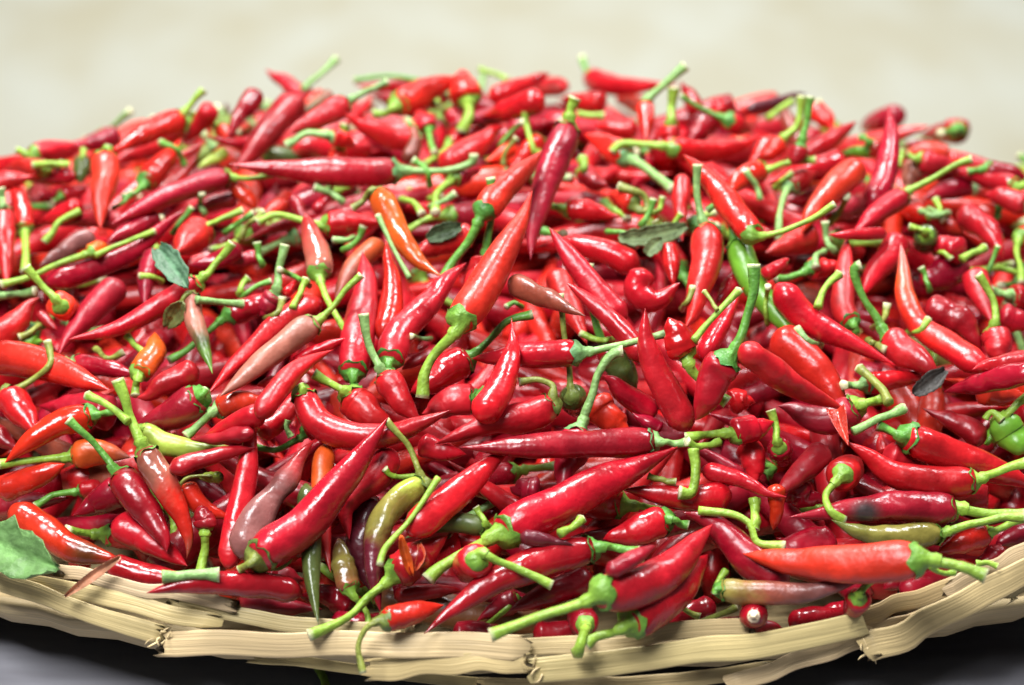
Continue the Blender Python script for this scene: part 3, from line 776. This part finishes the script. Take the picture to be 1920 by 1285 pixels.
def add_pepper(e, C, T, stemC, R):
    rng = np.random.default_rng(500 + e['n'])
    org = C[0].copy()
    root = link('chilli_pepper', None, loc=org); root.empty_display_size = .01
    L = np.linalg.norm(np.diff(C, axis=0), axis=1).sum()
    tag(root, e['label'] or auto_label(e, C, L, 2 * R), 'chilli pepper', PEPPER_GROUP)
    wr = 1.7 if any(c in 'mkv' for c in e['codes']) else 1.0
    jit = np.array([rng.uniform(.82, 1.12), rng.uniform(.7, 1.5), rng.uniform(.7, 1.4)]) if e['codes'][0] in 'rod' else rng.uniform(.9, 1.1)
    V, F, tc = body_mesh(C, R, e['codes'], rng, rough=wr, jit=jit, spot=e.get('spot'), blunt=stemC is None, rings=64 if e.get('spot') else 38, seg=28 if e.get('spot') else 18)
    body = link('body', mesh('body', rel(V, org), F, M_WRINKLE if wr > 1 or rng.uniform() < .22 else M_SKIN, tc), root)
    if stemC is not None:
        rs = e['stem'][0] / 2 / FP * T[0] * .92
        V, F, tc = stem_mesh(stemC, rs, e['stem'][1], rng, dark_tip=('black' in e['label'] or 'dark-tip' in e['label']))
        link('stem', mesh('stem', rel(V, org), F, M_STEM, tc), root)
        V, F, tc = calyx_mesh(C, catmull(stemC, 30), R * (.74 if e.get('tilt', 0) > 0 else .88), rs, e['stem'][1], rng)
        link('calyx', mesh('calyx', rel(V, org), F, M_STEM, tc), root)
    pepper_of[e['label'] or e['n']] = (root, C, T, R)
    return root
for e in ORDER:
    if e['kind'] == 'p':
        C, T = lay(e['body'], e['w'], e['layer'], e['tilt'])
        R = e['w'] / 2 / FP * T.mean() * 1.03

        if 'rotten spot' in e['label']: e['spot'] = (C[7] + .5 * (CAM - C[7]) / np.linalg.norm(CAM - C[7]) * 2 * R - np.array([0, 0, .0015]), .0042, (.07, .05, .05))
        if 'brown patch' in e['label']: e['spot'] = (C[9] + unit(CAM - C[9]) * R, .0052, (.20, .05, .015))
        sc = None
        if e['stem']:
            stem_px = [e['body'][0]] + list(e['stem'][2])
            sc = lay_stem(stem_px, e['stem'][0], T[0], e['layer'])
        add_pepper(e, C, T, sc, R)
    else:
        C, T = lay(e['body'], e['w'], e['layer'], taper=False)
        rng = np.random.default_rng(e['n']); R = e['w'] / 2 / FP * T.mean()
        V, F, tc = stem_mesh(C, R, e['tone'], rng)
        o = link('loose_stalk', mesh('loose_stalk', rel(V, C[0]), F, M_STEM, tc), loc=C[0])
        tag(o, e['label'], 'stalk', 'loose stalks among the chillies')
N_SURVEY = sum(e['kind'] == 'p' for e in ORDER)

# ------------------------------------------------------------------ the rest of the heap: chillies under, between and behind those
def filler_candidates():
    out = []
    for depth, step in ((.001, .020), (-.008, .022), (-.017, .022), (-.034, .020), (-.043, .022), (-.051, .026), (-.060, .032), (-.074, .036)):
        n = int(2 * A / step)
        for gx in range(n):
            for gy in range(int(2 * B / step)):
                x = -A + (gx + RNG.uniform(0, 1)) * step; y = -B + (gy + RNG.uniform(0, 1)) * step
                rho = math.hypot(x / (A - .018), y / (B - .018))
                if rho > 1: continue
                z = float(heap_z(x, y)) + depth - .008
                if z < .012: continue
                out.append((depth, np.array([x, y, z])))
    return out
FILL = []
def outside(C):
    lim = .74 + .22 * np.clip((C[:, 2] - .010) / .024, 0, 1)
    return bool((np.hypot(C[:, 0] / A, C[:, 1] / B) > lim).any() or C[:, 2].min() < .0095)
def slope(x, y):
    h = .004
    return np.array([(heap_z(x + h, y) - heap_z(x - h, y)) / (2 * h), (heap_z(x, y + h) - heap_z(x, y - h)) / (2 * h)], float)
for depth, c in filler_candidates():
    for attempt in range(5 if depth > -.03 else 1):
        ang = RNG.uniform(0, 2 * math.pi); L = RNG.uniform(.054, .080); R = RNG.uniform(.0046, .0062)
        d = np.array([math.cos(ang), math.sin(ang)]); g = slope(c[0], c[1])
        t = unit(np.array([d[0], d[1], float(d @ g) + RNG.normal() * .22]))
        side = unit(np.cross(t, [0, 0, 1])); bend = RNG.normal() * .10 * L
        k = np.linspace(-.5, .5, 9)[:, None]
        C = c + t * L * k + side * bend * (.25 - k ** 2) * 4 + np.array([0, 0, RNG.normal() * .002])
        if outside(C): continue
        px, T = project(C); rp = profile(np.linspace(0, 1, 9), 2.2, .8) * R * FP / T
        dd = np.linalg.norm(px[:, None] - PX[None], axis=2); s = rp[:, None] + PR[None]
        near = dd < s * .9
        bad = near & (T[:, None] < PT[None] + np.sqrt(np.maximum(s ** 2 - dd ** 2, 0)) / FP * PT[None] * .75)
        if bad.any(): continue
        cover = near.any(1).mean()
        front = c[1] < -.04 and math.hypot(c[0] / A, c[1] / B) < .70
        if depth > 0 and cover > (.12 if front else .5) or depth > -.01 and cover > (.12 if front else .8) or depth > -.02 and front: continue
        if (C[:, 2] > heap_z(C[:, 0], C[:, 1]) + .003).any(): continue
        stem = None
        if RNG.uniform() < .75:
            b = unit(C[0] - C[1]); up = np.array([0, 0, 1.0])
            q = unit(b + RNG.normal(size=3) * .5); ls = RNG.uniform(.012, .026)
            stem = np.array([C[0], C[0] + b * ls * .35, C[0] + (b * .6 + q * .4) * ls * .7, C[0] + (b * .4 + q * .6) * ls])
            if outside(stem): stem = None
        if stem is not None:
            sp, sT = project(stem); dm = np.linalg.norm(sp[:, None] - PX[None], axis=2)
            if ((dm < PR[None] + 8) & (sT[:, None] < PT[None] + .003)).any(): stem = None
        code = RNG.choice(list('rrrroodddd')) if RNG.uniform() > .03 else RNG.choice(['G', 'b', 'v'])
        FILL.append(dict(C=C, R=R, stem=stem, code=str(code), depth=depth, cover=cover, px=px, T=T))
        if depth > 0:
            PX = np.vstack([PX, px]); PT = np.concatenate([PT, T]); PR = np.concatenate([PR, rp])
        break
def in_view(f): return ((f['px'][:, 0] > 10) & (f['px'][:, 0] < 1910) & (f['px'][:, 1] > 100)).mean() > .6 and f['C'][:, 1].mean() < .07
show = sorted([f for f in FILL if f['depth'] > -.02 and in_view(f) and f['cover'] < .8], key=lambda f: f['cover'])[:max(0, 300 - N_SURVEY)]
for k, f in enumerate(show):
    f['own'] = True
    e = dict(codes=[f['code']], layer=2, w=f['R'] * 2 * FP / f['T'].mean(), body=[tuple(p) for p in f['px'][::2]], stem=None, label='', n=2000 + k)
    if f['stem'] is not None: e['stem'] = (.0034 * FP / f['T'][0], 'l', [])
    add_pepper(e, f['C'], f['T'], None if f['stem'] is None else catmull(f['stem'], 10), f['R'])
AV, AF, AT, AM = [], [], [], []; off = 0
SPROUT = []                                                  # stems of buried chillies that stick out of the gaps
for _ in range(1500):
    if len(SPROUT) >= 46: break
    p0 = np.array([RNG.uniform(0, 1920), RNG.uniform(170, 680)])
    if p0[1] < 300 - 150 * math.sin(math.pi * np.clip(p0[0] / 1920, 0, 1)) + 40: continue
    if (np.linalg.norm(PX - p0, axis=1) - PR * .8).min() < 3: continue
    a_ = RNG.uniform(0, 2 * math.pi); ln = RNG.uniform(34, 72); a2 = a_ + RNG.normal() * .5
    q = [p0, p0 + ln * .5 * np.array([math.cos(a_), math.sin(a_)]), p0 + ln * (.5 * np.array([math.cos(a_), math.sin(a_)]) + .5 * np.array([math.cos(a2), math.sin(a2)]))]
    T0 = float(hit(p0[None])[0]) + .006
    qq = catmull(q, 12); rq = required(qq, np.full(12, 5.5), hit(qq), 3)
    if (rq[3:] < T0 - .018).any(): continue                  # would have to pass through a chilli
    SPROUT.append((lay_stem(q, 12, T0, 3), T0))
def push(V, F, tc, m):
    global off
    AV.append(V); AT.append(tc); AF.extend([tuple(i + off for i in q) for q in F]); AM.extend([m] * len(F)); off += len(V)
for k, f in enumerate(FILL):
    if f.get('own'): continue
    rng = np.random.default_rng(9000 + k); top = f['depth'] > -.03
    jit = np.array([rng.uniform(.82, 1.12), rng.uniform(.7, 1.5), rng.uniform(.7, 1.4)])
    V, F, tc = body_mesh(f['C'], f['R'], [f['code']], rng, rings=18 if top else 10, seg=12 if top else 7, jit=jit); push(V, F, tc, 0)
    if f['stem'] is not None and top:
        sc = catmull(f['stem'], 10); tone = str(rng.choice(['', 'l', 'a']))
        V, F, tc = stem_mesh(sc, .0016, tone, rng, seg=7, rings=9); push(V, F, tc, 1)
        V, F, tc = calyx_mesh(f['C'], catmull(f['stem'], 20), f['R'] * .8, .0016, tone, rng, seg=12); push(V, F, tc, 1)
for k, (sc, T0) in enumerate(SPROUT):
    rng = np.random.default_rng(7000 + k); V, F, tc = stem_mesh(sc, rng.uniform(5, 7.5) / FP * T0, str(rng.choice(['', '', 'l', 'a', 'v'])), rng, seg=8, rings=14); push(V, F, tc, 1)
o = link('chilli_pepper_heap', mesh('chilli_pepper_heap', np.vstack(AV), AF, [M_SKIN, M_STEM], np.vstack(AT), mi=AM))
tag(o, 'dense mass of red chillies filling the basket beneath and behind the top ones', 'chilli peppers', None, 'stuff')
print('survey', N_SURVEY, 'own fill', len(show), 'fill', len(FILL), 'tris~', len(AF) * 2)

# ------------------------------------------------------------------ basket
basket = link('straw_basket', None, loc=(0, 0, 0)); tag(basket, 'wide shallow straw basket heaped with chillies, rim of overlapping leaf strips', 'basket')
STRAWC = np.array((.62, .475, .245))
def strip_mesh(C, half, rng, tone=1.0, thick=.15, seg=20, fray=(.0, .0)):
    """one flattened palm-leaf strip: lens-shaped section with a crease, facing outward"""
    n = len(C); T = unit(np.gradient(C, axis=0))
    outw = unit(np.stack([C[:, 0] / A ** 2, C[:, 1] / B ** 2, np.full(n, 0.0)], 1)); N = unit(outw + np.array([0, 0, .55]))
    Wd = unit(np.cross(N, T)); N = unit(np.cross(T, Wd))
    th = np.linspace(0, 2 * math.pi, seg, endpoint=False)
    half = half * (1 + .04 * smooth_noise(n, 7, rng))
    lobes = .045 * np.cos(th * 6 + rng.uniform(0, 6)) * np.abs(np.sin(th))
    wave = np.stack([smooth_noise(n, 6, rng) for _ in range(3)], 1) * .0006
    cx = np.sign(np.cos(th)) * np.abs(np.cos(th)) ** .75; cy = np.sign(np.sin(th)) * np.abs(np.sin(th)) ** .65
    x = cx[None] * half[:, None]; y = (cy * thick + lobes * .5)[None] * half[:, None]
    twist = (smooth_noise(n, 3, rng) * .12)[:, None]
    xx = x * np.cos(twist) - y * np.sin(twist); yy = x * np.sin(twist) + y * np.cos(twist)
    Cw = C + wave
    V = (Cw[:, None] + xx[..., None] * Wd[:, None] + yy[..., None] * N[:, None])
    for end, i, j in ((0, 0, 1), (1, n - 1, n - 2)):           # ragged ends
        V[i] += (T[i] * (1 if end else -1))[None] * rng.uniform(-.0035, .0035, size=(seg, 1))
    V = V.reshape(-1, 3); F = []
    for i in range(n - 1):
        for j in range(seg):
            k = (j + 1) % seg; F.append((i * seg + j, i * seg + k, (i + 1) * seg + k, (i + 1) * seg + j))
    F.append(tuple(range(seg))[::-1]); F.append(tuple((n - 1) * seg + j for j in range(seg)))
    s = np.concatenate([[0], np.cumsum(np.linalg.norm(np.diff(C, axis=0), axis=1))])
    o_ = rng.uniform(0, 50)
    fib = np.stack([np.repeat(s * 28, seg) + o_, np.tile(np.cos(th), n) * 7 + o_, np.tile(np.sin(th), n) * 2], 1)
    c = STRAWC * tone * np.array([1, rng.uniform(.93, 1.05), rng.uniform(.8, 1.1)])
    return V, F, np.tile(c, (len(V), 1)), fib
def tuft(Pt, d, n, rng, spread=.0035, ln=.006):
    """loose fibres at a broken strip end"""
    Vs, Fs, off_ = [], [], 0
    for _ in range(n):
        p = Pt + rng.normal(size=3) * spread * .6; q = p + unit(d + rng.normal(size=3) * .45) * ln * rng.uniform(.4, 1.3)
        m = (p + q) / 2 + rng.normal(size=3) * ln * .12
        V, F = tube(catmull([p, m, q], 5), np.array([.0004, .0004, .00035, .00025, .0001]), 5)
        Vs.append(V); Fs += [tuple(i + off_ for i in f) for f in F]; off_ += len(V)
    V = np.vstack(Vs); return V, Fs, np.tile(STRAWC * 1.15, (len(V), 1)), V * 300
for k, line in enumerate(STRIPS.strip().splitlines()):
    h, p = line.split('|'); w, out, tone = [float(v) for v in h.split()]
    rng = np.random.default_rng(70 + k); px = catmull(pts(p), 26)
    C, t = rim_point(px, out); half = np.full(26, w / 2 / FP * t.mean()) * 1.0
    V, F, tc, fib = strip_mesh(C, half, rng, tone)
    st = link('straw_strip', mesh('straw_strip', V, F, M_STRAW, tc, fib), basket)
    for i, j in (((0, 1),) if k in (4, 8, 12) else ((-1, -2),) if k in (2, 3) else ()):
        V, F, tc, fib = tuft(C[i], C[i] - C[j], 8, rng, spread=half[0] * .6, ln=.0045)
        link('frayed_end', mesh('frayed_end', V, F, M_STRAW, tc, fib), st)
# strips round the sides and back, three overlapping rows
a0 = math.radians(-90 + 35); k = 0
for row, (out, z, w) in enumerate(((.985, ZR + .002, .0085), (1.005, ZR - .006, .0095), (1.0, ZR - .016, .0095))):
    ang = a0 + row * .1
    while ang < a0 + 2 * math.pi - math.radians(73):
        span = RNG.uniform(.32, .5); aa = np.linspace(ang, min(ang + span, a0 + 2 * math.pi - math.radians(70)), 22)
        lift = np.linspace(-.002, .002, 22)
        o_ = out + np.linspace(.006, -.006, 22)
        C = np.stack([A * o_ * np.cos(aa), B * o_ * np.sin(aa), z + lift - .012 * np.clip(np.sin(aa) * 2, 0, 1)], 1)
        V, F, tc, fib = strip_mesh(C, np.full(22, w), np.random.default_rng(300 + k), RNG.uniform(.85, 1.05)); k += 1
        link('straw_strip', mesh('straw_strip', V, F, M_STRAW, tc, fib), basket); ang += span * .85
# the bowl of the tray under the rim
prof = [(.975, ZR - .004), (.955, ZR - .013), (.90, .018), (.82, .008), (.72, .0035), (.0, .0035), (.0, .001), (.73, .0006), (.835, .0045), (.915, .015), (.966, ZR - .015), (.984, ZR - .006)]
seg = 160; V = []; fib = []
for i, (r, z) in enumerate(prof):
    for j in range(seg):
        th = 2 * math.pi * j / seg; wv = 1 + (.004 if j % 2 else -.004) * (r > .1)
        V.append((A * r * wv * math.cos(th), B * r * wv * math.sin(th), z)); fib.append((th * 9, i * 9.0, 0))
F = []
n = len(prof)
for i in range(n - 1):
    for j in range(seg):
        q = (j + 1) % seg; F.append((i * seg + j, (i + 1) * seg + j, (i + 1) * seg + q, i * seg + q))
for j in range(seg): q = (j + 1) % seg; F.append(((n - 1) * seg + j, j, q, (n - 1) * seg + q))
link('bowl', mesh('bowl', V, F, M_STRAW, np.tile(STRAWC * .8, (len(V), 1)), fib), basket)

# a stalk that has fallen under the rim
D = rays([(598, 1250), (606, 1268), (612, 1292)]); C = CAM + D * ((.004 - CAM[2]) / D[:, 2])[:, None]; C[:, 2] = (.0035, .0035, .003)
V, F, tc = stem_mesh(C, .0017, 'l', np.random.default_rng(5))
tag(link('loose_stalk', mesh('loose_stalk', rel(V, C[0]), F, M_STEM, tc), loc=C[0]), 'green stalk fallen on the dark table under the straw rim', 'stalk', 'loose stalks among the chillies')

# ------------------------------------------------------------------ leaves, torn skins, stem scar
def leaf_mesh(C, half, rng, col, curl=.35, ragged=.06, nw=9, nl=16, tip=True, taper=False):
    C = catmull(C, nl); T = unit(np.gradient(C, axis=0)); view = unit(CAM - C)
    N = unit(view - T * (view * T).sum(1, keepdims=True)); W = np.cross(N, T); s = np.linspace(0, 1, nl)
    wd = half * (np.sin(np.pi * np.clip(s * .86 + .10, 0, 1)) ** .7 if tip else np.ones(nl)) * (1 + ragged * rng.normal(size=nl))
    if taper: wd = half * (1 - .8 * s ** 1.5)
    u = np.linspace(-1, 1, nw); top = []
    for i in range(nl):
        for x in u:
            z = half * (curl * (abs(x) ** 1.5) * (1 if i % 2 else .9) - .10 * math.cos(x * 9) + .06 * rng.normal())
            top.append(C[i] + W[i] * wd[i] * x + N[i] * z)
    top = np.array(top); th = .00045; bot = top - np.repeat(N, nw, 0) * th; V = np.vstack([top, bot]); F = []; m = nl * nw
    for i in range(nl - 1):
        for j in range(nw - 1):
            a, b, c, d = i * nw + j, i * nw + j + 1, (i + 1) * nw + j + 1, (i + 1) * nw + j
            F.append((a, b, c, d)); F.append((a + m, d + m, c + m, b + m))
    rim_ = [j for j in range(nw)] + [i * nw + nw - 1 for i in range(1, nl)] + [(nl - 1) * nw + j for j in range(nw - 2, -1, -1)] + [i * nw for i in range(nl - 2, 0, -1)]
    for a, b in zip(rim_, rim_[1:] + rim_[:1]): F.append((b, a, a + m, b + m))
    vein = np.tile(np.where(np.abs(u) < .15, 1.7, 1.0), nl * 2)[:, None]
    return V, F, np.array(col)[None] * vein
LEAVES = [
    ('leaf', 100, 5, '-60,1000 -5,1022 55,1046 112,1068', (.14, .27, .085), 'torn green leaf lying over the straw rim'),
    ('leaf', 50, 5, '298,466 318,492 340,522 352,540', (.075, .16, .085), 'small dark green leaf tucked behind the slender red chilli'),
    ('leaf', 40, 4, '1160,446 1205,444 1250,436 1286,424', (.20, .27, .12), 'pale crumpled leaf on the upper slope above the hook-shaped chilli'),
    ('leaf', 30, 4, '1212,478 1225,462 1242,448', (.17, .24, .10), 'small folded leaf fragment beneath the pale crumpled leaf'),
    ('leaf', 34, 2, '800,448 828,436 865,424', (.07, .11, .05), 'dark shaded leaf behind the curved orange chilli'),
    ('leaf', 38, 5, '342,566 328,590 314,612', (.20, .23, .07), 'olive dried leaf beside the withered two-colour chilli'),
    ('dried_leaf', 36, 5, '1712,738 1735,724 1755,708 1772,694', (.04, .035, .03), 'blackened curled dry leaf on the flank'),
]
for k, (nm, w, la, p, col, lab) in enumerate(LEAVES):
    C, T = lay(pts(p), w * .5, la, taper=False, n=10); rng = np.random.default_rng(40 + k)
    V, F, tc = leaf_mesh(C, w / 2 / FP * T.mean(), rng, col, ragged=.16 if w > 80 else .08, curl=.45)
    o = link(nm, mesh(nm, rel(V, C[0]), F, M_LEAF, tc), loc=C[0]); tag(o, lab, 'leaf')
SKINS = [('brown patch', 18, '226,1044 180,1076 122,1118', (.62, .28, .16)), ('damaged see-through', 36, '1568,768 1578,800 1591,836', (.46, .035, .02)),
         ('split open', 20, '752,1004 758,1032 772,1078', (.72, .12, .02)), ('split open', 16, '786,1020 790,1040 778,1072', (.62, .10, .04))]
for k, (key, w, p, col) in enumerate(SKINS):
    root = next(v[0] for q, v in pepper_of.items() if isinstance(q, str) and key in q)
    C, T = lay(pts(p), w * .5, 5, taper=False, n=10); rng = np.random.default_rng(60 + k)
    V, F, tc = leaf_mesh(C, w / 2 / FP * T.mean(), rng, col, curl=1.0, ragged=.02, taper=(w > 30))
    link('torn_skin', mesh('torn_skin', rel(V, np.array(root.location)), F, M_DRY, tc), root)['label'] = 'papery torn strip of skin'
root, C, T, R = next(v for q, v in pepper_of.items() if isinstance(q, str) and 'cream stem scar' in q)
ax = unit(C[0] - C[-1]); Cs = np.array([C[0] - ax * .0005, C[0] + ax * .0006, C[0] + ax * .0009, C[0] + ax * .0004])
V, F = tube(Cs, np.array([.46, .44, .30, .14]) * R, 20, 1 + .05 * RNG.normal(size=(4, 20)))
tc = np.tile(np.array((.80, .62, .42)), (len(V), 1)); tc[60:80] = (.55, .30, .16); tc[-1] = (.4, .2, .1)
link('stem_scar', mesh('stem_scar', rel(V, np.array(root.location)), F, M_DRY, tc), root)['label'] = 'round cream stem scar'
